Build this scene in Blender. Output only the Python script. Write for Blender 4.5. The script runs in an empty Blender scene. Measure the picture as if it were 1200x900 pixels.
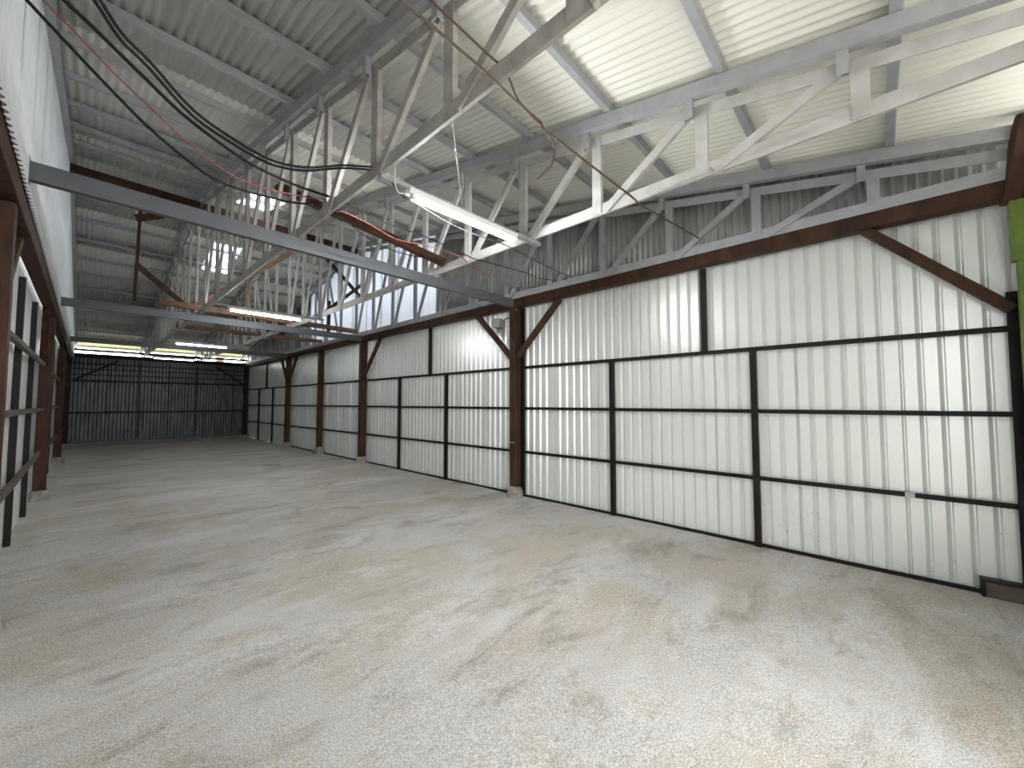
import bpy, bmesh, math, random
from mathutils import Vector, Matrix
random.seed(7)
S = bpy.context.scene
COL = S.collection

# ---------------------------------------------------------------- camera
cam_d = bpy.data.cameras.new('camera')
cam_d.sensor_fit = 'HORIZONTAL'; cam_d.sensor_width = 36.0
cam_d.lens = 461.5 / 1200 * 36.0
cam_d.clip_start = 0.02; cam_d.clip_end = 200
cam = bpy.data.objects.new('camera', cam_d); COL.objects.link(cam)
cam.location = (0, 0, 1.5)
cam.rotation_euler = (math.pi/2 + 0.0482, 0, -0.8246)
S.camera = cam

# ---------------------------------------------------------------- sky, portals, exposure
W = bpy.data.worlds.new('overcast_sky'); S.world = W; W.use_nodes = True
wn = W.node_tree; bg = wn.nodes['Background']
tc = wn.nodes.new('ShaderNodeTexCoord'); sx = wn.nodes.new('ShaderNodeSeparateXYZ')
rp = wn.nodes.new('ShaderNodeValToRGB')
wn.links.new(tc.outputs['Generated'], sx.inputs[0]); wn.links.new(sx.outputs['Z'], rp.inputs[0])
rp.color_ramp.elements[0].color = (0.97, 0.985, 1.0, 1); rp.color_ramp.elements[1].color = (0.98, 0.99, 1.0, 1)
wn.links.new(rp.outputs[0], bg.inputs[0]); bg.inputs[1].default_value = 7.6
def portal(name, loc, rot, sx_, sy_):
    l = bpy.data.lights.new(name, 'AREA'); l.shape = 'RECTANGLE'; l.size = sx_; l.size_y = sy_
    l.cycles.is_portal = True
    o = bpy.data.objects.new(name, l); COL.objects.link(o); o.location = loc; o.rotation_euler = rot
S.view_settings.view_transform = 'Standard'; S.view_settings.look = 'None'
S.view_settings.gamma = 1.0; S.view_settings.use_curve_mapping = False
S.view_settings.exposure = 0.35

# ---------------------------------------------------------------- dimensions (metres; camera stands at x=0 y=0)
XL, XR = -0.54, 4.892          # lower wall sheets
YN, YF = -0.90, 20.40          # open front, far wall
YRIDGE, SL = 9.93, 0.195       # ridge position, roof slope
FR = [-0.87, 4.33, 9.55, 14.98]
GX = [1.42, 3.10, 4.69]        # lattice girders
RAFX = [-0.30] + GX
ZB = 3.20                      # top of eaves beams, underside of girders
def zraf(y): return 3.62 + SL * (y if y < YRIDGE else 2 * YRIDGE - y)
def zroof(y): return zraf(y) + 0.18

# ---------------------------------------------------------------- materials
def mat(name, col, rough=0.6, metal=0.0, noise=None, bump=None, spec=0.5, col2=None, scale=6.0, detail=4.0, stretch=(1,1,1), fac=(0.35, 0.7)):
    m = bpy.data.materials.new(name); m.use_nodes = True
    nt = m.node_tree; b = nt.nodes['Principled BSDF']
    b.inputs['Base Color'].default_value = (*col, 1); b.inputs['Roughness'].default_value = rough
    b.inputs['Metallic'].default_value = metal; b.inputs['Specular IOR Level'].default_value = spec
    if col2 or bump:
        t = nt.nodes.new('ShaderNodeTexCoord'); mp = nt.nodes.new('ShaderNodeMapping')
        mp.inputs['Scale'].default_value = stretch
        nt.links.new(t.outputs['Object'], mp.inputs[0])
        n = nt.nodes.new('ShaderNodeTexNoise'); n.inputs['Scale'].default_value = scale; n.inputs['Detail'].default_value = detail
        nt.links.new(mp.outputs[0], n.inputs[0])
        if col2:
            r = nt.nodes.new('ShaderNodeValToRGB'); e = r.color_ramp.elements
            e[0].position, e[1].position = fac; e[0].color = (*col, 1); e[1].color = (*col2, 1)
            nt.links.new(n.outputs[0], r.inputs[0]); nt.links.new(r.outputs[0], b.inputs['Base Color'])
        if bump:
            bp = nt.nodes.new('ShaderNodeBump'); bp.inputs['Strength'].default_value = bump; bp.inputs['Distance'].default_value = 0.01
            nt.links.new(n.outputs[0], bp.inputs['Height']); nt.links.new(bp.outputs[0], b.inputs['Normal'])
    return m
M = {}
M['grey'] = mat('grey_painted_steel', (0.36, 0.365, 0.385), 0.5, col2=(0.29, 0.295, 0.31), scale=9, fac=(0.4, 0.75))
M['grey_beam'] = mat('grey_beam_paint', (0.095, 0.10, 0.108), 0.5, col2=(0.075, 0.08, 0.087), scale=5, fac=(0.4, 0.8))
M['girder'] = mat('weathered_grey_steel', (0.40, 0.385, 0.36), 0.55, col2=(0.27, 0.25, 0.225), scale=7, detail=6, bump=0.15)
M['girder_lit'] = mat('lit_grey_steel', (0.47, 0.465, 0.45), 0.5, col2=(0.36, 0.35, 0.33), scale=7, detail=6, bump=0.1)  # girder steel with the second tube's light put into a paler colour
M['timber'] = mat('brown_timber', (0.068, 0.030, 0.017), 0.68, spec=0.25, col2=(0.026, 0.012, 0.008), scale=9, detail=6, stretch=(1.0, 1.0, 0.25), bump=0.35)
M['timber_raw'] = mat('bare_timber', (0.22, 0.12, 0.075), 0.7, col2=(0.14, 0.065, 0.035), scale=11, detail=6, bump=0.3)
M['timber_red'] = mat('red_primed_timber', (0.070, 0.028, 0.019), 0.65, spec=0.25, col2=(0.032, 0.014, 0.010), scale=8, detail=5, bump=0.2)
M['timber_grey'] = mat('weathered_rail_timber', (0.11, 0.085, 0.070), 0.7, col2=(0.06, 0.045, 0.038), scale=9, detail=5, bump=0.3)
M['black'] = mat('black_steel', (0.006, 0.005, 0.005), 0.55, spec=0.25, col2=(0.020, 0.011, 0.008), scale=5, detail=6, fac=(0.5, 0.85))
M['concrete_foot'] = mat('rough_concrete', (0.36, 0.33, 0.29), 0.9, col2=(0.20, 0.175, 0.15), scale=14, detail=8, bump=0.8)
M['kerb'] = mat('grey_kerb_concrete', (0.25, 0.24, 0.22), 0.9, col2=(0.16, 0.15, 0.14), scale=6, detail=6, bump=0.5)
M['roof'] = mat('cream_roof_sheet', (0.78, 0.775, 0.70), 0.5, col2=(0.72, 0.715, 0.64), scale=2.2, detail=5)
M['roof_grey'] = mat('grey_roof_sheet', (0.52, 0.525, 0.49), 0.5, col2=(0.45, 0.455, 0.42), scale=2.2, detail=5)
M['wall_upper'] = mat('pale_zinc_sheet', (0.68, 0.71, 0.74), 0.35, col2=(0.56, 0.59, 0.62), scale=3.0, detail=5, stretch=(1, 1, .25))
M['zinc'] = mat('galvanised_sheet', (0.50, 0.505, 0.50), 0.38, metal=0.25, col2=(0.36, 0.365, 0.36), scale=4.0, detail=6, stretch=(1, 1, .3))
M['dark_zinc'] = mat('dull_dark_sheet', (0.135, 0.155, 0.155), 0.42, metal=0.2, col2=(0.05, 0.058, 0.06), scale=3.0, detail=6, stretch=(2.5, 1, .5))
M['white'] = mat('white_enamel', (0.80, 0.80, 0.79), 0.4)
M['cable'] = mat('black_cable', (0.006, 0.006, 0.006), 0.5, spec=0.25)
M['cable_red'] = mat('red_cable', (0.25, 0.065, 0.07), 0.45)
M['cable_brown'] = mat('brown_cable', (0.085, 0.055, 0.038), 0.6)
M['cable_white'] = mat('white_cord', (0.62, 0.61, 0.58), 0.5)
M['green'] = mat('green_paint', (0.15, 0.225, 0.03), 0.55, col2=(0.085, 0.135, 0.02), scale=12, detail=5)
M['tape'] = mat('silver_tape', (0.46, 0.47, 0.48), 0.4)
M['fitting'] = mat('dull_grey_fitting', (0.19, 0.17, 0.155), 0.6)
M['glass'] = mat('lamp_glass', (0.35, 0.36, 0.36), 0.15)
M['ground'] = mat('outdoor_gravel', (0.44, 0.42, 0.38), 0.95, col2=(0.32, 0.30, 0.27), scale=3.0, detail=8)
M['leaf'] = mat('leaf_green', (0.10, 0.26, 0.04), 0.6, col2=(0.05, 0.15, 0.02), scale=3)
M['bark'] = mat('bark', (0.10, 0.07, 0.05), 0.9, col2=(0.06, 0.045, 0.03), scale=8, bump=0.5)

def wall_mat():
    m = mat('off_white_wall_sheet', (0.78, 0.80, 0.765), 0.31, metal=0.25, spec=0.7, col2=(0.73, 0.755, 0.725), scale=1.4, detail=5)
    nt = m.node_tree; b = nt.nodes['Principled BSDF']
    t = nt.nodes.new('ShaderNodeTexCoord')
    n1 = nt.nodes.new('ShaderNodeTexNoise'); n1.inputs['Scale'].default_value = 55; n1.inputs['Detail'].default_value = 2
    n2 = nt.nodes.new('ShaderNodeTexNoise'); n2.inputs['Scale'].default_value = 1.6; n2.inputs['Detail'].default_value = 2
    s = nt.nodes.new('ShaderNodeSeparateXYZ')
    nt.links.new(t.outputs['Object'], n1.inputs[0]); nt.links.new(t.outputs['Object'], n2.inputs[0]); nt.links.new(t.outputs['Object'], s.inputs[0])
    a = nt.nodes.new('ShaderNodeMapRange'); a.inputs[1].default_value = 0.66; a.inputs[2].default_value = 0.72
    nt.links.new(n1.outputs[0], a.inputs[0])
    c = nt.nodes.new('ShaderNodeMapRange'); c.inputs[1].default_value = 0.52; c.inputs[2].default_value = 0.6
    nt.links.new(n2.outputs[0], c.inputs[0])
    z = nt.nodes.new('ShaderNodeMapRange'); z.inputs[1].default_value = 0.85; z.inputs[2].default_value = 0.2
    nt.links.new(s.outputs['Z'], z.inputs[0])
    m1 = nt.nodes.new('ShaderNodeMath'); m1.operation = 'MULTIPLY'; m2 = nt.nodes.new('ShaderNodeMath'); m2.operation = 'MULTIPLY'
    nt.links.new(a.outputs[0], m1.inputs[0]); nt.links.new(c.outputs[0], m1.inputs[1])
    nt.links.new(m1.outputs[0], m2.inputs[0]); nt.links.new(z.outputs[0], m2.inputs[1])
    mx = nt.nodes.new('ShaderNodeMix'); mx.data_type = 'RGBA'
    src = b.inputs['Base Color'].links[0].from_socket
    nt.links.new(m2.outputs[0], mx.inputs[0]); nt.links.new(src, mx.inputs[6]); mx.inputs[7].default_value = (0.10, 0.085, 0.07, 1)
    nt.links.new(mx.outputs[2], b.inputs['Base Color'])
    return m
M['wall'] = wall_mat()

def clear_mat(name, col, transp, transl):
    m = bpy.data.materials.new(name); m.use_nodes = True; nt = m.node_tree
    out = nt.nodes['Material Output']; b = nt.nodes['Principled BSDF']
    b.inputs['Base Color'].default_value = (*col, 1); b.inputs['Roughness'].default_value = 0.35
    tr = nt.nodes.new('ShaderNodeBsdfTransparent'); tr.inputs[0].default_value = (0.95, 0.98, 1, 1)
    tl = nt.nodes.new('ShaderNodeBsdfTranslucent'); tl.inputs[0].default_value = (*col, 1)
    m1 = nt.nodes.new('ShaderNodeMixShader'); m2 = nt.nodes.new('ShaderNodeMixShader')
    m1.inputs[0].default_value = transl; m2.inputs[0].default_value = transp
    nt.links.new(b.outputs[0], m1.inputs[1]); nt.links.new(tl.outputs[0], m1.inputs[2])
    nt.links.new(m1.outputs[0], m2.inputs[1]); nt.links.new(tr.outputs[0], m2.inputs[2])
    nt.links.new(m2.outputs[0], out.inputs[0])
    return m
M['clear'] = clear_mat('clear_roof_sheet', (0.85, 0.9, 0.93), 0.6, 0.6)
M['translucent'] = clear_mat('translucent_wall_sheet', (0.84, 0.87, 0.91), 0.0, 0.30)
M['translucent_w'] = clear_mat('milky_wall_sheet', (0.78, 0.80, 0.815), 0.0, 0.17)
M['eaves_light'] = clear_mat('yellow_eaves_light', (0.78, 0.75, 0.38), 0.0, 0.06)  # yellow daylight under the far eaves put into the sheet colour

def emit_mat(name, col, strength):
    m = bpy.data.materials.new(name); m.use_nodes = True; nt = m.node_tree
    b = nt.nodes['Principled BSDF']; b.inputs['Base Color'].default_value = (.9, .9, .9, 1)
    b.inputs['Emission Color'].default_value = (*col, 1); b.inputs['Emission Strength'].default_value = strength
    return m
TUBE = [emit_mat('lit_fluorescent_tube', (0.98, 0.99, 1.0), e) for e in (300.0, 150.0, 30.0, 9.0)]

def floor_mat():
    m = bpy.data.materials.new('worn_concrete'); m.use_nodes = True; nt = m.node_tree; L = nt.links
    b = nt.nodes['Principled BSDF']; b.inputs['Roughness'].default_value = 0.82; b.inputs['Specular IOR Level'].default_value = 0.3
    t = nt.nodes.new('ShaderNodeTexCoord')
    def noise(scale, detail, rough=0.6, sc=(1, 1, 1), dist=0.0, off=(0,0,0)):
        mp = nt.nodes.new('ShaderNodeMapping'); mp.inputs['Scale'].default_value = sc; mp.inputs['Location'].default_value = off
        L.new(t.outputs['Object'], mp.inputs[0])
        n = nt.nodes.new('ShaderNodeTexNoise'); n.inputs['Scale'].default_value = scale; n.inputs['Detail'].default_value = detail
        n.inputs['Roughness'].default_value = rough; n.inputs['Distortion'].default_value = dist
        L.new(mp.outputs[0], n.inputs[0]); return n.outputs[0]
    def rng(s, a, c, lo=0.0, hi=1.0):
        r = nt.nodes.new('ShaderNodeMapRange'); r.inputs[1].default_value = a; r.inputs[2].default_value = c
        r.inputs[3].default_value = lo; r.inputs[4].default_value = hi; r.interpolation_type = 'SMOOTHSTEP'
        L.new(s, r.inputs[0]); return r.outputs[0]
    def mix(f, A, B, mode='MIX'):
        x = nt.nodes.new('ShaderNodeMix'); x.data_type = 'RGBA'; x.blend_type = mode
        if isinstance(f, float): x.inputs[0].default_value = f
        else: L.new(f, x.inputs[0])
        for i, v in ((6, A), (7, B)):
            if isinstance(v, tuple): x.inputs[i].default_value = (*v, 1)
            else: L.new(v, x.inputs[i])
        return x.outputs[2]
    ST = (.5, 1.15, 1)
    c = mix(rng(noise(0.9, 6, .62, (1, 1, 1), .6), .40, .60), (0.50, 0.495, 0.485), (0.46, 0.425, 0.37))
    c = mix(rng(noise(1.0, 9, .72, ST, .5, (7, 3, 0)), .47, .66, 0, .8), c, (0.62, 0.615, 0.605))
    c = mix(rng(noise(1.9, 9, .74, ST, .5, (3, 9, 0)), .50, .68, 0, .75), c, (0.27, 0.245, 0.21))
    c = mix(rng(noise(4.2, 8, .72, (.55, 1.2, 1), .4, (13, 5, 0)), .55, .72, 0, .55), c, (0.29, 0.26, 0.22))
    c = mix(rng(noise(3.0, 8, .72, (.6, 1, 1), .4, (23, 15, 0)), .56, .70, 0, .5), c, (0.68, 0.67, 0.66))
    c = mix(rng(noise(1.7, 5, .6, (.7, 1, 1), .5, (1, 15, 0)), .58, .70, 0, .38), c, (0.50, 0.41, 0.34))
    c = mix(rng(noise(0.75, 3, .5, (1, 1, 1), .4, (31, 2, 0)), .66, .74, 0, .6), c, (0.24, 0.20, 0.155))
    g = mix(rng(noise(130, 2, .65), .36, .64), (0.30, 0.28, 0.255), (0.86, 0.85, 0.83))
    c = mix(.55, c, g, 'OVERLAY')
    c = mix(rng(noise(60, 3, .6), .60, .74, 0, .45), c, (0.22, 0.195, 0.165))
    L.new(c, b.inputs['Base Color'])
    h = nt.nodes.new('ShaderNodeMath'); h.operation = 'ADD'
    L.new(noise(110, 4, .7), h.inputs[0]); h2 = nt.nodes.new('ShaderNodeMath'); h2.operation = 'MULTIPLY'; h2.inputs[1].default_value = 2.0
    L.new(noise(9, 6, .7), h2.inputs[0]); L.new(h2.outputs[0], h.inputs[1])
    bp = nt.nodes.new('ShaderNodeBump'); bp.inputs['Strength'].default_value = 0.8; bp.inputs['Distance'].default_value = 0.012
    L.new(h.outputs[0], bp.inputs['Height']); L.new(bp.outputs[0], b.inputs['Normal'])
    return m
M['floor'] = floor_mat()

# ---------------------------------------------------------------- helpers
def empty(name, loc=(0, 0, 0), label=None, cat=None, group=None, kind=None, parent=None):
    o = bpy.data.objects.new(name, None); COL.objects.link(o); o.location = loc
    o.empty_display_size = 0.1
    if parent: o.parent = parent
    tag(o, label, cat, group, kind); return o
def tag(o, label=None, cat=None, group=None, kind=None):
    if label: o['label'] = label
    if cat: o['category'] = cat
    if group: o['group'] = group
    if kind: o['kind'] = kind
    return o
def mesh(name, verts, faces, m, parent=None, smooth=False, origin=None):
    """vertices in world coordinates; stored relative to the parent's location (or to origin for a top-level thing)"""
    off = Vector((0, 0, 0))
    q = parent
    while q: off += q.location; q = q.parent
    if origin is not None: off = Vector(origin)
    me = bpy.data.meshes.new(name)
    me.from_pydata([Vector(v) - off for v in verts], [], faces)
    bm = bmesh.new(); bm.from_mesh(me); bmesh.ops.recalc_face_normals(bm, faces=bm.faces); bm.to_mesh(me); bm.free()
    me.materials.append(m)
    if smooth:
        for p in me.polygons: p.use_smooth = True
    o = bpy.data.objects.new(name, me); COL.objects.link(o)
    if parent: o.parent = parent
    elif origin is not None: o.location = origin
    return o
def prism(p0, p1, u, v, poly, ends=True, bev=0):
    """sweep a closed 2D polygon (in u,v) from p0 to p1"""
    p0, p1, u, v = map(Vector, (p0, p1, u, v)); n = len(poly)
    V = [p0 + u*a + v*b for a, b in poly] + [p1 + u*a + v*b for a, b in poly]
    F = [(i, (i+1) % n, n + (i+1) % n, n + i) for i in range(n)]
    if ends: F += [tuple(range(n))[::-1], tuple(range(n, 2*n))]
    return V, F
def rect(w, h, c=0.0):
    """rectangle centred, with chamfered corners when c>0"""
    a, b = w/2, h/2
    if c <= 0: return [(-a, -b), (a, -b), (a, b), (-a, b)]
    return [(-a+c, -b), (a-c, -b), (a, -b+c), (a, b-c), (a-c, b), (-a+c, b), (-a, b-c), (-a, -b+c)]
def Lsec(a, b, t): return [(0, 0), (a, 0), (a, t), (t, t), (t, b), (0, b)]
def Csec(h, w, t): return [(0, 0), (h, 0), (h, w), (h-t, w), (h-t, t), (t, t), (t, w), (0, w)]
def merge(*parts):
    V, F = [], []
    for v, f in parts:
        n = len(V); V += list(v); F += [tuple(i+n for i in q) for q in f]
    return V, F
def box(x0, x1, y0, y1, z0, z1):
    V = [(x, y, z) for x in (x0, x1) for y in (y0, y1) for z in (z0, z1)]
    return V, [(0, 1, 3, 2), (4, 6, 7, 5), (0, 4, 5, 1), (2, 3, 7, 6), (0, 2, 6, 4), (1, 5, 7, 3)]
def beam(p0, p1, w, h, side=(1, 0, 0), c=0.006, jit=0.0, seg=1):
    """rectangular bar; w along 'side', h perpendicular; jit roughens timber"""
    p0, p1 = Vector(p0), Vector(p1); d = (p1-p0).normalized()
    s = Vector(side); s = (s - d*s.dot(d)).normalized(); n = d.cross(s)
    poly = rect(w, h, c); k = len(poly); V = []; F = []
    for i in range(seg+1):
        o = p0.lerp(p1, i/seg) + (s*random.uniform(-jit, jit) + n*random.uniform(-jit, jit))
        g = 1 + random.uniform(-jit, jit)*4
        V += [o + s*a*g + n*b*g for a, b in poly]
    for i in range(seg):
        for j in range(k): F.append((i*k+j, i*k+(j+1) % k, (i+1)*k+(j+1) % k, (i+1)*k+j))
    F += [tuple(range(k))[::-1], tuple(range(seg*k, seg*k+k))]
    return V, F
def tube(pts, r, n=8, smooth_n=4):
    """catmull-rom tube"""
    P = [Vector(p) for p in pts]; Q = []
    if smooth_n > 1 and len(P) > 2:
        E = [P[0]*2-P[1]] + P + [P[-1]*2-P[-2]]
        for i in range(1, len(E)-2):
            for k in range(smooth_n):
                t = k/smooth_n; a, b, c, d = E[i-1], E[i], E[i+1], E[i+2]
                Q.append(0.5*((2*b)+(c-a)*t+(2*a-5*b+4*c-d)*t*t+(3*b-a-3*c+d)*t**3))
        Q.append(P[-1])
    else: Q = P
    V, F = [], []
    for i, q in enumerate(Q):
        d = (Q[min(i+1, len(Q)-1)] - Q[max(i-1, 0)]).normalized()
        s = d.cross(Vector((0.01, 0.02, 1))); s = s.normalized() if s.length > 1e-4 else Vector((1, 0, 0)); u = s.cross(d)
        V += [q + s*r*math.cos(2*math.pi*j/n) + u*r*math.sin(2*math.pi*j/n) for j in range(n)]
    for i in range(len(Q)-1):
        for j in range(n): F.append((i*n+j, i*n+(j+1) % n, (i+1)*n+(j+1) % n, (i+1)*n+j))
    F += [tuple(range(n))[::-1], tuple(range((len(Q)-1)*n, len(Q)*n))]
    return V, F
def lathe(c, axis, prof, n=20):
    c = Vector(c); a = Vector(axis).normalized(); s = a.orthogonal().normalized(); u = a.cross(s)
    V, F = [], []
    for r, h in prof: V += [c + a*h + (s*math.cos(2*math.pi*j/n) + u*math.sin(2*math.pi*j/n))*r for j in range(n)]
    for i in range(len(prof)-1):
        for j in range(n): F.append((i*n+j, i*n+(j+1) % n, (i+1)*n+(j+1) % n, (i+1)*n+j))
    F += [tuple(range(n))[::-1], tuple(range((len(prof)-1)*n, len(prof)*n))]
    return V, F
def shell(rows, off):
    """grid of points (rows x cols) turned into a thin closed-looking sheet: two skins 'off' apart"""
    nr, nc = len(rows), len(rows[0]); off = Vector(off)
    V = [Vector(p) for r in rows for p in r]; N = len(V); V += [p+off for p in V]; F = []
    for i in range(nr-1):
        for j in range(nc-1):
            a, b, c, d = i*nc+j, i*nc+j+1, (i+1)*nc+j+1, (i+1)*nc+j
            F += [(a, b, c, d), (N+d, N+c, N+b, N+a)]
    for j in range(nc-1):
        F.append((j+1, j, N+j, N+j+1)); k = (nr-1)*nc; F.append((k+j, k+j+1, N+k+j+1, N+k+j))
    for i in range(nr-1):
        F.append((i*nc, (i+1)*nc, N+(i+1)*nc, N+i*nc)); k = nc-1; F.append(((i+1)*nc+k, i*nc+k, N+i*nc+k, N+(i+1)*nc+k))
    return V, F
def sheet(name, rows, off, m, parent, smooth=False):
    V, F = shell(rows, off)
    o = mesh(name, V, F, m, parent)
    if smooth:
        for p in o.data.polygons: p.use_smooth = True
    return o
def wave(a0, a1, pitch, amp, per=8):
    """points (position, height) of a corrugated profile; phase follows the position so sheets nest"""
    n = max(2, int(round((a1-a0)/pitch*per)))
    return [(a0+(a1-a0)*i/n, amp*math.sin(2*math.pi*(a0+(a1-a0)*i/n)/pitch)) for i in range(n+1)]
def ribs(a0, a1, pitch=0.127, depth=0.031):
    """wide flats with narrow recessed grooves; height 0 = flat, depth = groove"""
    out = []; k0 = math.floor(a0/pitch); k1 = math.ceil(a1/pitch)
    for k in range(k0, k1+1):
        b = k*pitch
        for t, h in ((0.0, 0), (0.040, 0), (0.068, 0), (0.074, depth), (0.084, depth), (0.114, 0)):
            out.append((b+t, h))
    res = [(a0, 0)] + [q for q in out if a0+.002 < q[0] < a1-.002] + [(a1, 0)]
    return res

# ================================================================ SETTING
# ---- floor (gently uneven slab)
from mathutils import noise as mn
def fz(x, y): return 0.010*mn.noise(Vector((x*.9, y*.9, 0))) + 0.004*mn.noise(Vector((x*3, y*3, 4)))
nx, ny = 60, 200
V = []; F = []
for j in range(ny+1):
    for i in range(nx+1):
        x = -0.60 + 5.60*i/nx; y = -0.95 + 21.45*j/ny
        V.append((x, y, fz(x, y)))
for j in range(ny):
    for i in range(nx):
        a = j*(nx+1)+i; F.append((a, a+1, a+nx+2, a+nx+1))
n0 = len(V)
V += [(-0.6, -0.95, -.15), (5.0, -0.95, -.15), (5.0, 20.5, -.15), (-0.6, 20.5, -.15)]
fl = mesh('floor', V, F, M['floor'], origin=(0, 0, 0), smooth=True); tag(fl, kind='structure')
g = mesh('ground', *box(-16, 20, -22, 45, -.25, -.06), M['ground'], origin=(0, 0, 0)); tag(g, kind='structure')

# ---- right wall: ribbed sheets, black rails and studs
wr = empty('wall_right', (XR, 0, 0), kind='structure')
RZ = [2.078, 1.412, 0.710]
bays = [(-0.86, 4.27), (4.39, 9.49), (9.61, 14.92), (15.04, 20.40)]
y = -0.92; laps = []
while y < YF-.1: laps.append((y, min(y+0.762, YF))); y += 0.762
for a, b in laps:
    P = ribs(a, b)
    sheet('wall_sheet', [[(XR+h, q, z) for q, h in P] for z in (0.0, 2.10)], (.002, 0, 0), M['wall'], wr)
for a, b in [(l[0]+.03, min(l[1]+.03, YF)) for l in laps]:
    P = ribs(a, b)
    sheet('wall_sheet', [[(XR-.006+h, q, z) for q, h in P] for z in (2.06, 3.12)], (.002, 0, 0), M['wall'], wr)
for a, b in bays:
    for z in RZ:
        mesh('wall_rail', *prism((XR-.055, a, z-.02), (XR-.055, b, z-.02), (0, 0, 1), (1, 0, 0), Lsec(.042, .046, .005)), M['black'], wr)
    if a < 15: mesh('bottom_rail', *prism((XR-.045, a + (0.308 if a < 0 else 0), 0.0), (XR-.045, b, 0.0), (0, 0, 1), (1, 0, 0), Lsec(.036, .04, .005)), M['black'], wr)
studs = [(4.235, 0, 3.06), (2.63, 0, 2.08), (0.955, 0, 2.08), (1.44, 2.08, 3.06), (-0.80, .12, 2.36),
         (7.96, 0, 2.08), (6.25, 0, 2.08), (6.80, 2.08, 3.06), (16.9, 0, 2.08), (18.65, 0, 2.08), (17.7, 2.08, 3.06)]
for y, z0, z1 in studs:
    w = .058 if y > -.5 else .075
    mesh('wall_stud', *prism((XR-.075, y-w/2, z0), (XR-.075, y-w/2, z1), (0, 1, 0), (1, 0, 0), Lsec(w, .052, .006)), M['black'], wr)
mesh('tape_patch', *box(XR-.059, XR-.0555, -.215, -.155, .684, .736), M['tape'], wr)['label'] = 'silver tape patch on the lower rail'
for y, z in ((0.45, 1.33), (0.57, 1.13), (0.45, 1.13), (0.57, 1.0), (0.45, 1.01)):
    mesh('pinhole_daylight', *lathe((XR+.001, y, z), (-1, 0, 0), [(.009, 0), (.009, .002), (.005, .004)], 10), M['white'], wr)  # white discs painted in for daylight through pinholes in the sheet

# ---- right wall, upper cladding behind the girder
wur = empty('wall_upper_right', (XR, 0, 3), kind='structure')
for a, b in laps:
    P = wave(a, b+.03, .076, .013)
    m = M['translucent'] if 6.8 < (a+b)/2 < 13.4 else M['zinc']
    sheet('upper_sheet', [[(XR+.04+h, q, 3.02) for q, h in P], [(XR+.04+h, q, zroof(q)-.002) for q, h in P]], (.002, 0, 0), m, wur, True)

# ---- left wall
wul = empty('wall_upper_left', (XL, 0, 3), kind='structure')
wl = empty('wall_left', (XL, 0, 0), kind='structure')
for a, b in laps:
    P = ribs(a, b)
    sheet('wall_sheet', [[(XL-h, q, z) for q, h in P] for z in (0.0, 3.25)], (-.002, 0, 0), M['wall'], wl)
XU = -0.335
for a, b in laps:
    P = wave(a, b+.03, .076, .011)
    sheet('upper_sheet', [[(XU+h, q, 3.02) for q, h in P], [(XU+h, q, zroof(q)-.002) for q, h in P]], (-.002, 0, 0), M['translucent_w'], wul, True)
for y in (0.9, 2.6, 5.2, 6.75, 8.3, 11.3, 13.0, 16.6, 18.4):
    mesh('wall_stud', *prism((XL+.055, y-.035, 0), (XL+.055, y-.035, 2.86), (0, 1, 0), (-1, 0, 0), Lsec(.07, .05, .006)), M['black'], wl)
for a, b in bays:
    for z in RZ:
        mesh('wall_rail', *beam((XL+.082, a, z), (XL+.082, b, z+random.uniform(-.02, .02)), .045, .055, c=.005, jit=.004, seg=6), M['timber_grey'], wl)

# ---- far wall
wf = empty('wall_far', (2.2, YF, 0), kind='structure')
x = -0.56
while x < XR-.05:
    b = min(x+.80, XR)
    P = ribs(x, b, .10, .016)
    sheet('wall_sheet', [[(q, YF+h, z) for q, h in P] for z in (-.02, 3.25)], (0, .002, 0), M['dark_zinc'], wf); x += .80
for z, hh, m in ((2.28, .075, 'black'), (1.16, .075, 'black'), (.56, .035, 'grey_beam'), (1.68, .03, 'grey_beam'), (0.17, .04, 'grey_beam'), (2.5, .035, 'black'), (2.7, .035, 'black'), (2.88, .035, 'black'), (3.17, .15, 'black')):
    mesh('wall_rail', *box(XL+.02, XR-.02, YF-.06, YF-.012, z-hh/2, z+hh/2), M[m], wf)
for xx in (1.35, 2.2, 3.05, 4.3):
    mesh('wall_stud', *box(xx-.02, xx+.02, YF-.011, YF-.002, .15, 3.0), M['black'], wf)
mesh('kerb', *beam((XL, YF-.12, .055), (XR, YF-.12, .055), .24, .13, side=(0, 1, 0), c=.02, jit=.006, seg=20), M['kerb'], wf)

# ---- front wall: closed corner beside the wide doorway (seen only by the shade it casts)
wfr = empty('wall_front', (4.4, YN, 0), kind='structure')
for x, xe in ((-.6, .0), (2.4, 3.1), (3.1, 3.8), (3.8, 4.5), (4.5, 5.2)):
    P = ribs(x, xe)
    sheet('wall_sheet', [[(q, YN-.06-h, z) for q, h in P] for z in (0.0, 3.3)], (0, -.002, 0), M['wall'], wfr)

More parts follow.
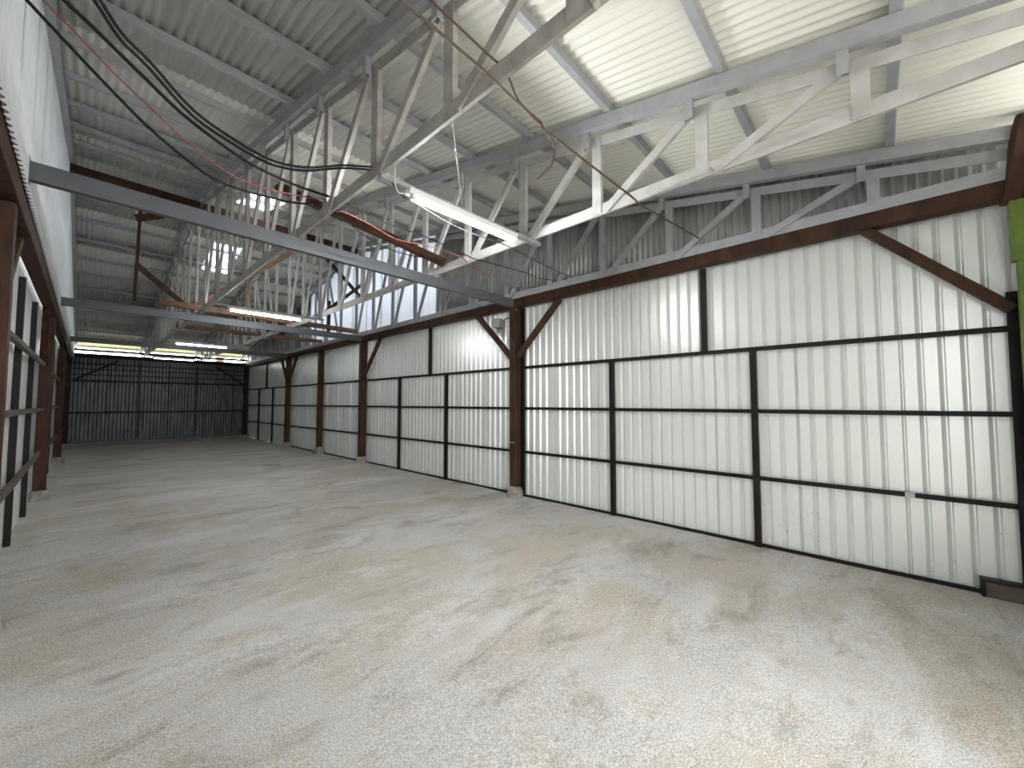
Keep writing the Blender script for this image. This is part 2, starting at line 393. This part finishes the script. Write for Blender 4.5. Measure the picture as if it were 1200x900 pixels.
# ---- roof
ceil = empty('ceiling', (2.2, YRIDGE, 5.5), kind='structure')
LX = [-0.50, 0.10, 0.93, 1.42, 1.95, 2.55, 3.50, 4.50, 5.00]
def roof_rows(x0, x1, ya, yb):
    P = wave(x0, x1, .076, .012)
    return [[(q, yy, zroof(yy)+h) for q, h in P] for yy in (ya, yb)]
for k in range(len(LX)-1):
    x0, x1 = LX[k], LX[k+1]+.05
    dz = 0.0012*(k % 2)
    base = 'roof_grey' if k < 3 else 'roof'  # sheets left of the first girder take the darker grey
    near = [(YN-1.7, 5.0, base, 0), (4.9, 8.50, base, .003), (8.40, YRIDGE, base, .006)]  # unseen front overhang added to block the high sky
    far = [(YRIDGE, 11.7, base, .009), (11.6, 13.3, base, .006), (13.2, 17.0, base, .003), (16.9, 20.0, base, 0), (19.9, 21.25, 'eaves_light', -.003)]
    if k == 4:
        near[2] = (8.40, YRIDGE, 'clear', .006); far[1] = (11.6, 13.3, 'clear', .006)
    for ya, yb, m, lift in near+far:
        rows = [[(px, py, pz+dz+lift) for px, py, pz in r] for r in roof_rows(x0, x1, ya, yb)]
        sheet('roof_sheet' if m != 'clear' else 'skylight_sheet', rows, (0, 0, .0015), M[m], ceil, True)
mesh('ridge_cap', *merge(prism((-.4, YRIDGE, zroof(YRIDGE)+.03), (5, YRIDGE, zroof(YRIDGE)+.03), (0, 1, -SL), (0, 0, 1), [(0, 0), (.22, 0), (.22, .003), (0, .003)]),
     prism((-.4, YRIDGE, zroof(YRIDGE)+.03), (5, YRIDGE, zroof(YRIDGE)+.03), (0, -1, -SL), (0, 0, 1), [(0, 0), (.22, 0), (.22, .003), (0, .003)])), M['roof_grey'], ceil)
# purlins: light grey channels across the building, every 0.9 m
PY = [-1.05 + .9*k for k in range(13)]
PY = [q for q in PY if q < YRIDGE-.2]
PY += [2*YRIDGE-q for q in PY]
for q in PY:
    z = zraf(q)+.105
    up = Vector((0, SL if q < YRIDGE else -SL, 1)); up = Vector((0, -SL if q < YRIDGE else SL, 1)).normalized()
    al = Vector((0, 1, SL if q < YRIDGE else -SL)).normalized()
    V, F = prism((-.33, q-.028, z), (4.93, q-.028, z), al, up, Csec(.056, .062, .004))
    mesh('purlin', V, F, M['grey'], ceil)
# rafters: deep grey channels running up the slope over each girder
for X in RAFX:
    for a, b in ((YN-1.6, YRIDGE), (20.8, YRIDGE)):  # front ends carry the added overhang
        x0 = X-.085 if X > 0 else X-.03
        V, F = prism((x0, a, zraf(a)), (x0, b, zraf(b)), (0, 0, 1), (1, 0, 0), Csec(.105, .065, .005))
        mesh('rafter', V, F, M['grey'], ceil)

# ================================================================ LATTICE GIRDERS
NODES = [-0.87 + .9*k for k in range(13)]
NODES += [2*YRIDGE-q for q in reversed(NODES[:-1])]
def girder(X, label, name_m, dy=0.0):
    t = empty('lattice_girder', (X, YRIDGE, ZB), label, 'girder', 'lattice girders under the roof')
    m = M[name_m]
    def zt(q): return zraf(q)-.03          # top of the top chord
    ya, yb = YN-.12, 20.75
    mesh('bottom_chord', *prism((X, ya, ZB), (X, yb, ZB), (0, 0, 1), (1, 0, 0), Lsec(.10, .024, .007)), m, t)
    for a, b in ((ya, YRIDGE), (yb, YRIDGE)):
        mesh('top_chord', *prism((X, a, zt(a)), (X, b, zt(b)), (0, 0, -1), (1, 0, 0), Lsec(.09, .024, .007)), m, t)
    N = [q+dy for q in NODES]
    for i, q in enumerate(N):
        top = zt(q)-.012
        if top - ZB > .2:
            w = .088
            mesh('upright', *prism((X-.008, q-w/2, ZB+.012), (X-.008, q-w/2, top), (0, 1, 0), (1, 0, 0), Lsec(w, .040, .006)), m, t)
        # diagonals rise from the foot of one upright to the head of the next one towards the eaves
        near = q < YRIDGE-.01
        if near and i > 0: e = N[i-1]+.075
        elif q > YRIDGE+.01 and i < len(N)-1: e = N[i+1]-.075
        else: e = None
        if e is not None and zt(e)-ZB > .30:
            s = -1 if near else 1
            p0 = Vector((X-.016, q+s*.085, ZB+.02)); p1 = Vector((X-.016, e, zt(e)-.045))
            d = (p1-p0).normalized(); u = Vector((0, d.z, -d.y)); u = u if u.y > 0 else -u
            w = .068
            mesh('diagonal', *prism(p0-u*w/2, p1-u*w/2, u, (1, 0, 0), Lsec(w, .034, .006)), m, t)
        if zt(q) - ZB > .16:
            bq = q+(.075 if q < YRIDGE else -.075)
            mesh('hanger', *prism((X-.06, bq-.03, zraf(bq)+.02), (X-.06, bq-.03, zraf(bq)-.15), (0, 1, 0), (1, 0, 0), Csec(.06, .045, .005)), M['grey'], t)
    return t
girder(GX[0], 'weathered grey lattice girder nearest the left wall, above the first hung light', 'girder')
girder(GX[1], 'middle grey lattice girder, holding the right ends of the light bars', 'girder_lit', -.02)
girder(GX[2], 'grey lattice girder lying on the brown beam against the right wall', 'grey', -.07)

# ================================================================ CROSS BEAMS (grey, wall to wall)
for i, lab in ((1, 'grey steel cross beam nearest the camera, long and deep, below the cables'),
               (2, 'second grey cross beam back, below the old timber truss'),
               (3, 'farthest grey cross beam, in front of the bright eaves gap')):
    q = FR[i]; t = empty('cross_beam', (2.2, q, ZB-.065), lab, 'beam', 'grey cross beams')
    V, F = prism((-.325, q-.03, ZB-.135), (4.70, q-.03, ZB-.135), (0, 0, 1), (0, 1, 0), Csec(.133, .06, .006))
    mesh('channel', V, F, M['grey_beam'], t)
    mesh('end_plate', *box(-.331, -.325, q-.06, q+.06, ZB-.16, ZB+.03), M['grey_beam'], t)
    mesh('end_plate', *box(4.70, 4.708, q-.07, q+.08, ZB-.21, ZB), M['grey'], t)

# ================================================================ EAVES BEAMS
XE = 4.76
def eaves(name_lab, p0, p1, w, h, m, side=(1, 0, 0)):
    o = mesh('eaves_beam', *beam(p0, p1, w, h, side=side, c=.006, jit=.003, seg=12), M[m], origin=((p0[0]+p1[0])/2, (p0[1]+p1[1])/2, p0[2]-h/2))
    tag(o, name_lab, 'beam'); return o
eaves('dark brown timber eaves beam along the top of the right wall', (XE, YN+.08, 3.132), (XE, YF, 3.132), .13, .135, 'timber')
eaves('dark brown timber eaves beam along the left wall under the jagged sheet edge', (-.408, YN, 3.01), (-.408, YF, 3.01), .115, .28, 'timber')
eaves('black beam across the top of the far wall', (XL+.05, YF-.02, 3.365), (XR-.05, YF-.02, 3.365), .09, .08, 'black', (0, 1, 0))

# ================================================================ POSTS
def post(X, q, w, top, foot, labels, braces=(), side=1, m='timber', bz=(2.23, 3.05), bl=.80):
    t = empty('timber_post', (X, q, 0), labels, 'post', 'timber posts along the walls')
    f = foot*.55
    mesh('shaft', *beam((X, q, f), (X, q, top), w, w, c=.008, jit=.003, seg=8), M[m], t)
    # rough cast footing, narrower towards the top
    k = w/2+.05; V = []; F = []
    for z, s in ((-.01, 1.12), (.05, 1.05), (foot*.75, .92), (foot, .72)):
        for a in range(12):
            th = 2*math.pi*a/12; c_, s_ = math.cos(th), math.sin(th); e = 1/max(abs(c_), abs(s_))**.7
            r = k*s*e*(1+random.uniform(-.06, .06))
            V.append((X+c_*r, q+s_*r, z+random.uniform(-.008, .008)))
    for i in range(3):
        for a in range(12): F.append((i*12+a, i*12+(a+1) % 12, (i+1)*12+(a+1) % 12, (i+1)*12+a))
    F += [tuple(range(12))[::-1], tuple(range(36, 48))]
    mesh('concrete_footing', V, F, M['concrete_foot'], t)
    for s in braces:
        mesh('knee_brace', *beam((X-.005*side, q+s*.05, bz[0]), (X+.005*side, q+s*bl, bz[1]), .07, .085, c=.006, jit=.002, seg=4), M[m], t)
    return t
XP = 4.755
p1 = post(XP, FR[1], .135, 3.06, .16, 'middle brown timber post with two knee braces, under the nearest cross beam', (-1, 1), bl=.90)
mesh('steel_strip', *box(XP-.072, XP-.068, FR[1]-.045, FR[1]+.045, .86, .872), M['tape'], p1)
post(XP, FR[2], .15, 3.06, .16, 'second brown timber post on the right wall, one knee brace towards the camera', (-1,), bl=.85, bz=(2.15, 3.05))
post(XP, 12.2, .14, 3.06, .20, 'brown timber post without braces, between the second and fourth right wall posts')
post(XP, FR[3], .15, 3.06, .16, 'farthest freestanding brown post on the right wall, two short knee braces', (-1, 1), bl=.75, bz=(2.2, 3.05))
post(XP, YF-.13, .16, 3.06, .12, 'black corner post between the right wall and the dark far wall', (), m='black')
post(-.44, FR[1]-.03, .14, 2.85, .14, 'brown timber post at the left edge of the photo, nearest on the left wall', (1,), bl=.9, bz=(2.1, 2.87))
post(-.44, FR[2], .14, 2.85, .16, 'second brown timber post on the left wall, past the white panels', (-1, 1), bl=.8, bz=(2.1, 2.87))
post(-.44, FR[3], .14, 2.85, .16, 'third timber post on the left wall, in shade', (-1, 1), bl=.8, bz=(2.1, 2.87))
post(-.44, YF-.13, .15, 3.06, .12, 'black corner post between the left wall and the dark far wall', (), m='black')
# braces of the far wall frame
for a, b, lab in (((-.30, YF-.14, 2.30), (.75, YF-.14, 3.02), 'dark diagonal brace in the left top corner of the far wall'),
                  ((4.65, YF-.14, 2.30), (3.65, YF-.14, 3.02), 'dark diagonal brace in the right top corner of the far wall')):
    o = mesh('corner_brace', *beam(a, b, .06, .06, side=(0, 1, 0)), M['black'], origin=((a[0]+b[0])/2, a[1], a[2])); tag(o, lab, 'brace')
# long brace at the near right end
a, b = (4.77, .03, 3.07), (4.80, -.79, 2.22)
o = mesh('long_brace', *beam(a, b, .07, .075, c=.006, jit=.002, seg=4), M['timber'], origin=(4.78, -.4, 2.2)); tag(o, 'brown diagonal brace from the eaves beam down to the green post', 'brace')
# near right corner: green jamb, rough timber, footing block
t = empty('green_jamb', (4.66, -.84, .0), 'green painted door jamb at the right edge of the photo', 'jamb')
mesh('plate', *box(4.62, 4.69, -.90, -.80, .9, 2.86), M['green'], t)
mesh('head_plate', *box(4.61, 4.70, -.91, -.775, 2.55, 3.0), M['green'], t)
o = mesh('rough_timber', *beam((4.70, -.80, 3.00), (4.56, -.87, 3.60), .11, .11, side=(0, 1, 0), c=.02, jit=.008, seg=6), M['timber'], origin=(4.63, -.83, 3.0)); tag(o, 'rough brown timber stub above the green jamb', 'timber')
t = empty('end_post', (4.80, -.86, 0), 'black end post of the right wall behind the green jamb', 'post')
mesh('shaft', *beam((4.78, -.875, .1), (4.78, -.875, 3.05), .10, .09), M['black'], t)
t = empty('footing_block', (4.835, -.72, 0), 'low brown block on the floor in the near right corner', 'block')
mesh('block', *beam((4.835, -.90, .06), (4.835, -.575, .06), .09, .12, c=.008, jit=.003, seg=4), M['timber_grey'], t)
mesh('edge_angle', *merge(box(4.782, 4.88, -.575, -.555, 0, .132), box(4.782, 4.88, -.90, -.575, .12, .132)), M['black'], t)

# ================================================================ OLD TIMBER TRUSS at the ridge
YT = 9.78
t = empty('timber_truss', (2.3, YT, 3.28), 'old red brown timber truss across the shed behind the second cross beam', 'truss')
mesh('tie_beam', *beam((0.86, YT, 3.39), (4.70, YT, 3.34), .07, .11, side=(0, 1, 0), c=.006, jit=.004, seg=10), M['timber_raw'], t)
mesh('king_post', *beam((0.53, YT, 3.34), (0.56, YT, 5.05), .045, .045, side=(0, 1, 0), jit=.003, seg=4), M['timber_red'], t)
mesh('cleat', *beam((0.50, YT-.05, 4.84), (0.86, YT-.05, 5.02), .05, .12, side=(0, 1, 0)), M['timber_red'], t)
mesh('strut', *beam((0.54, YT+.06, 4.03), (1.30, YT+.06, 3.36), .05, .09, side=(0, 1, 0), jit=.003, seg=4), M['timber_red'], t)
mesh('strut', *beam((1.46, YT+.07, 3.46), (3.12, YT+.07, 4.99), .05, .10, side=(0, 1, 0), jit=.004, seg=6), M['timber_raw'], t)
mesh('strut', *beam((3.70, YT-.06, 3.55), (4.82, YT-.06, 4.62), .05, .08, side=(0, 1, 0), jit=.003, seg=4), M['timber_red'], t)
mesh('strut', *beam((3.80, YT+.06, 5.15), (4.83, YT+.06, 4.24), .05, .08, side=(0, 1, 0), jit=.003, seg=4), M['timber_red'], t)
mesh('stud', *beam((3.97, YT, 3.12), (3.98, YT, 4.0), .05, .06, side=(0, 1, 0)), M['timber_red'], t)
mesh('stud', *beam((2.25, YT, 3.44), (2.25, YT, 4.18), .05, .06, side=(0, 1, 0)), M['timber_raw'], t)
o = mesh('ridge_timber', *beam((-.32, YRIDGE-.06, 5.45), (4.86, YRIDGE-.06, 5.45), .10, .16, side=(0, 1, 0), c=.006, jit=.003, seg=8), M['timber_red'], origin=(2.2, YRIDGE, 5.37)); tag(o, 'dark red ridge timber just below the skylight', 'beam')
o = mesh('tie_timber', *beam((1.40, 12.2, 3.34), (4.72, 12.05, 3.32), .07, .10, side=(0, 1, 0), c=.006, jit=.004, seg=8), M['timber_raw'], origin=(3, 12.1, 3.27)); tag(o, 'bare brown timber tie across the girders, behind the old truss', 'timber')
o = mesh('loose_timber', *beam((1.55, 5.45, 4.22), (3.03, 3.97, 3.28), .075, .10, side=(0, 1, 0), c=.006, jit=.005, seg=8), M['timber'], origin=(2.3, 4.7, 3.7)); tag(o, 'red brown timber sloping from the first girder down to the second girder', 'timber')

# ================================================================ LIGHTS
def light(q, xa, xb, label, tm, sl=0.0):
    t = empty('tube_light', ((xa+xb)/2, q, ZB-.03), label, 'light', 'fluorescent lights hung between the girders')
    mesh('mounting_bar', *prism((1.42, q, ZB-.035), (3.22, q-sl, ZB-.035), (0, 0, 1), (0, 1, 0), Lsec(.035, .05, .004)), M['grey'], t)
    tr = mesh('fixture_tray', *prism((xa, q-.045, ZB-.036), (xb, q-.045-sl*.6, ZB-.036), (0, 1, 0), (0, 0, -1), [(0, 0), (.09, 0), (.075, .04), (.015, .04)]), M['white'], t)
    for x_ in (xa+.02, xb-.045):
        mesh('lamp_holder', *box(x_, x_+.025, q-.02-sl*.4, q+.02-sl*.2, ZB-.115, ZB-.076), M['white'], t)
    z = ZB-.099
    mesh('tube', *tube([(xa+.035, q-.002, z), (xb-.035, q-.002-sl*.6, z)], .0165, 12, 1), tm, t, smooth=True)
    return t
light(2.62, 1.64, 2.84, 'nearest lit fluorescent tube light, on a bar between two girders', TUBE[0], .06)
light(8.15, 1.60, 2.80, 'second lit fluorescent tube light back, just before the second cross beam', TUBE[1])
light(13.85, 1.56, 2.76, 'third lit fluorescent tube light back, above the farthest cross beam', TUBE[2])
light(18.9, 1.56, 2.76, 'farthest lit fluorescent tube light, by the far wall', TUBE[3])

# ================================================================ FLOODLIGHT on the first post
t = empty('floodlight', (4.62, 4.52, 2.80), 'small grey floodlight fixed beside the middle brown post', 'lamp')
mesh('housing', *prism((4.60, 4.46, 2.80), (4.60, 4.62, 2.82), (1, 0, 0), (0, 0, 1), [(-.06, -.07), (.05, -.09), (.07, .05), (-.04, .08)]), M['fitting'], t)
mesh('front_glass', *prism((4.536, 4.475, 2.735), (4.536, 4.605, 2.75), (.02, 0, .13), (-1, 0, .15), [(0, 0), (1, 0), (1, .006), (0, .006)]), M['glass'], t)
mesh('bracket', *tube([(4.63, 4.46, 2.86), (4.68, 4.42, 2.90), (4.72, 4.39, 2.88)], .010, 6, 3), M['black'], t)

# ================================================================ CABLES
def cable(name, pts, r, m, label, cat='cable', n=8):
    c = Vector(pts[0])
    o = mesh(name, *tube(pts, r, n, 4), M[m], origin=c, smooth=True); tag(o, label, cat); return o
A = [(-0.327, 2.975, 3.52), (-0.267, 3.006, 3.481), (-0.144, 3.07, 3.403), (0.018, 3.152, 3.303), (0.208, 3.25, 3.2), (0.434, 3.366, 3.125), (0.575, 3.438, 3.106), (0.677, 3.49, 3.118), (0.807, 3.556, 3.15), (0.97, 3.64, 3.203), (1.178, 3.747, 3.277), (1.40, 3.86, 3.38)]
B = [(-0.325, 2.69, 3.50), (-0.138, 2.782, 3.42), (-0.047, 2.825, 3.387), (0.125, 2.906, 3.316), (0.326, 3.002, 3.237), (0.539, 3.102, 3.199), (0.734, 3.195, 3.19), (0.963, 3.303, 3.219), (1.185, 3.408, 3.268), (1.40, 3.515, 3.335)]
C = [(-0.325, 2.14, 3.40), (-0.15, 2.205, 3.22), (-0.034, 2.253, 3.115), (0.043, 2.28, 3.026), (0.139, 2.314, 2.979), (0.298, 2.37, 2.881), (0.485, 2.435, 2.855), (0.623, 2.484, 2.858), (0.733, 2.523, 2.884), (0.894, 2.579, 2.958), (1.138, 2.665, 3.12), (1.395, 2.755, 3.262)]
cable('power_cable', A, .0085, 'cable', 'lowest black cable sagging from the left wall to the first girder')
cable('power_cable', B, .0100, 'cable', 'middle black cable sagging from the left wall, right of the red cable')
C2 = [(x+.004, y-.024, z+.012) for x, y, z in C]
cable('power_cable', C, .0070, 'cable', 'lower strand of the twin black cable nearest the camera')
cable('power_cable', C2, .0070, 'cable', 'upper strand of the twin black cable nearest the camera')
R1 = [(-0.326, 2.84, 3.52), (-0.207, 2.897, 3.448), (-0.097, 2.949, 3.389), (0.047, 3.017, 3.307), (0.201, 3.09, 3.239), (0.408, 3.189, 3.151), (0.604, 3.282, 3.118), (0.759, 3.355, 3.127), (0.974, 3.457, 3.187), (1.292, 3.608, 3.31), (1.40, 3.58, 3.32), (1.445, 3.46, 3.19), (1.484, 3.404, 3.188),
      (1.758, 3.438, 3.176), (2.049, 3.475, 3.139), (2.45, 3.525, 3.203), (2.954, 3.588, 3.246), (3.166, 3.614, 3.186), (3.427, 3.647, 3.181), (3.694, 3.681, 3.127), (4.216, 3.746, 3.16), (4.66, 3.80, 3.29)]
cable('red_cable', R1, .0048, 'cable_red', 'thin red cable running from the left wall across to the right wall')
cable('power_cable', [(1.44, 3.40, 3.31), (1.526, 3.4, 3.272), (1.737, 3.4, 3.246), (1.957, 3.4, 3.223), (2.362, 3.4, 3.233), (3.017, 3.4, 3.186), (3.251, 3.4, 3.2), (3.913, 3.4, 3.244), (4.239, 3.4, 3.241), (4.66, 3.4, 3.30)], .0055, 'cable', 'black cable from the first girder to the right wall, beside the red one')
cable('lamp_cable', [(1.50, 2.61, 3.15), (1.586, 2.625, 3.096), (1.774, 2.654, 3.09), (2.088, 2.702, 3.08), (2.408, 2.752, 3.10), (2.902, 2.829, 3.17), (3.262, 2.885, 3.19), (3.678, 2.949, 3.20), (4.315, 3.048, 3.24), (4.66, 3.10, 3.30)], .0042, 'cable', 'thin black cable drooping from the nearest tube light to the right wall')
cable('power_cable', [(1.44, 3.50, 3.20), (1.558, 3.534, 3.178), (1.857, 3.627, 3.114), (2.256, 3.752, 3.132), (2.708, 3.893, 3.225), (3.02, 3.98, 3.27)], .0048, 'cable', 'black cable looping low between the first and second girders')
cable('power_cable', [(1.455, YN-.1, 3.325), (1.455, 0.2, 3.322), (1.45, 0.9, 3.318), (1.445, 1.75, 3.312)], .014, 'cable', 'thick black cable lying along the first girder bottom chord')
BR = [(0.35, 1.42, 3.215), (0.845, 1.42, 3.202), (1.069, 1.42, 3.203), (1.33, 1.42, 3.200), (1.468, 1.42, 3.190), (1.8, 1.42, 3.164), (1.884, 1.42, 3.155), (2.935, 1.42, 3.190), (3.258, 1.42, 3.20), (4.66, 1.42, 3.37)]
cable('brown_rod', BR, .0075, 'cable_brown', 'long thin brown wire running under the girders above the tube light')
cable('brown_rod', [(1.006, 1.45, 3.36), (1.253, 1.44, 3.335), (1.36, 1.435, 3.325), (1.50, 1.43, 3.31), (1.60, 1.425, 3.20), (1.80, 1.42, 3.18)], .0060, 'cable_brown', 'shorter brown wire laid over the first girder bottom chord')
cable('loose_wire', [(1.80, 1.425, 3.172), (1.867, 1.425, 3.145), (1.92, 1.42, 3.10), (1.927, 1.42, 3.061), (1.90, 1.42, 2.97), (1.857, 1.42, 2.92), (1.80, 1.42, 2.86), (1.758, 1.42, 2.815)], .0055, 'cable_brown', 'loose dark wire end hanging in a hook from the brown wire')
cable('hanging_cord', [(1.398, 1.905, 3.97), (1.78, 2.25, 3.59), (2.16, 2.59, 3.215)], .0048, 'cable_white', 'thin white cord from the first girder down to the nearest tube light', 'cord')
cable('lamp_lead', [(1.46, 2.52, 3.30), (1.49, 2.55, 3.19), (1.50, 2.56, 3.10), (1.55, 2.58, 3.075), (1.64, 2.60, 3.13)], .004, 'cable_white', 'short white lead looping into the left end of the nearest tube light', 'cord')

# ================================================================ TREE glimpsed through the far skylight
t = empty('tree', (4.7, 25.5, -.06), 'green tree outside, glimpsed through the far skylight', 'tree')
mesh('trunk', *tube([(4.7, 25.5, -.1), (4.75, 25.45, 3.5), (4.65, 25.5, 7.5)], .18, 10, 4), M['bark'], t, smooth=True)
V, F = [], []
for k in range(2600):
    d = Vector((random.gauss(0, 1), random.gauss(0, 1), random.gauss(0, 1))).normalized()*random.uniform(.55, 1)**.5
    c = Vector((4.7, 25.5, 8.6)) + Vector((d.x*2.2, d.y*2.2, d.z*2.7))
    u = Vector((random.gauss(0, 1), random.gauss(0, 1), random.gauss(0, 1))).normalized(); v = u.orthogonal().normalized()
    n = len(V); l, w = random.uniform(.16, .3), random.uniform(.07, .13)
    V += [c, c+u*l*.5+v*w, c+u*l, c+u*l*.5-v*w]; F.append((n, n+1, n+2, n+3))
tag(mesh('foliage', V, F, M['leaf'], t), kind='stuff')

# portals help the renderer find the daylight openings
portal('door_portal', (2.2, YN-.12, 1.75), (math.pi/2, 0, 0), 5.4, 3.5)
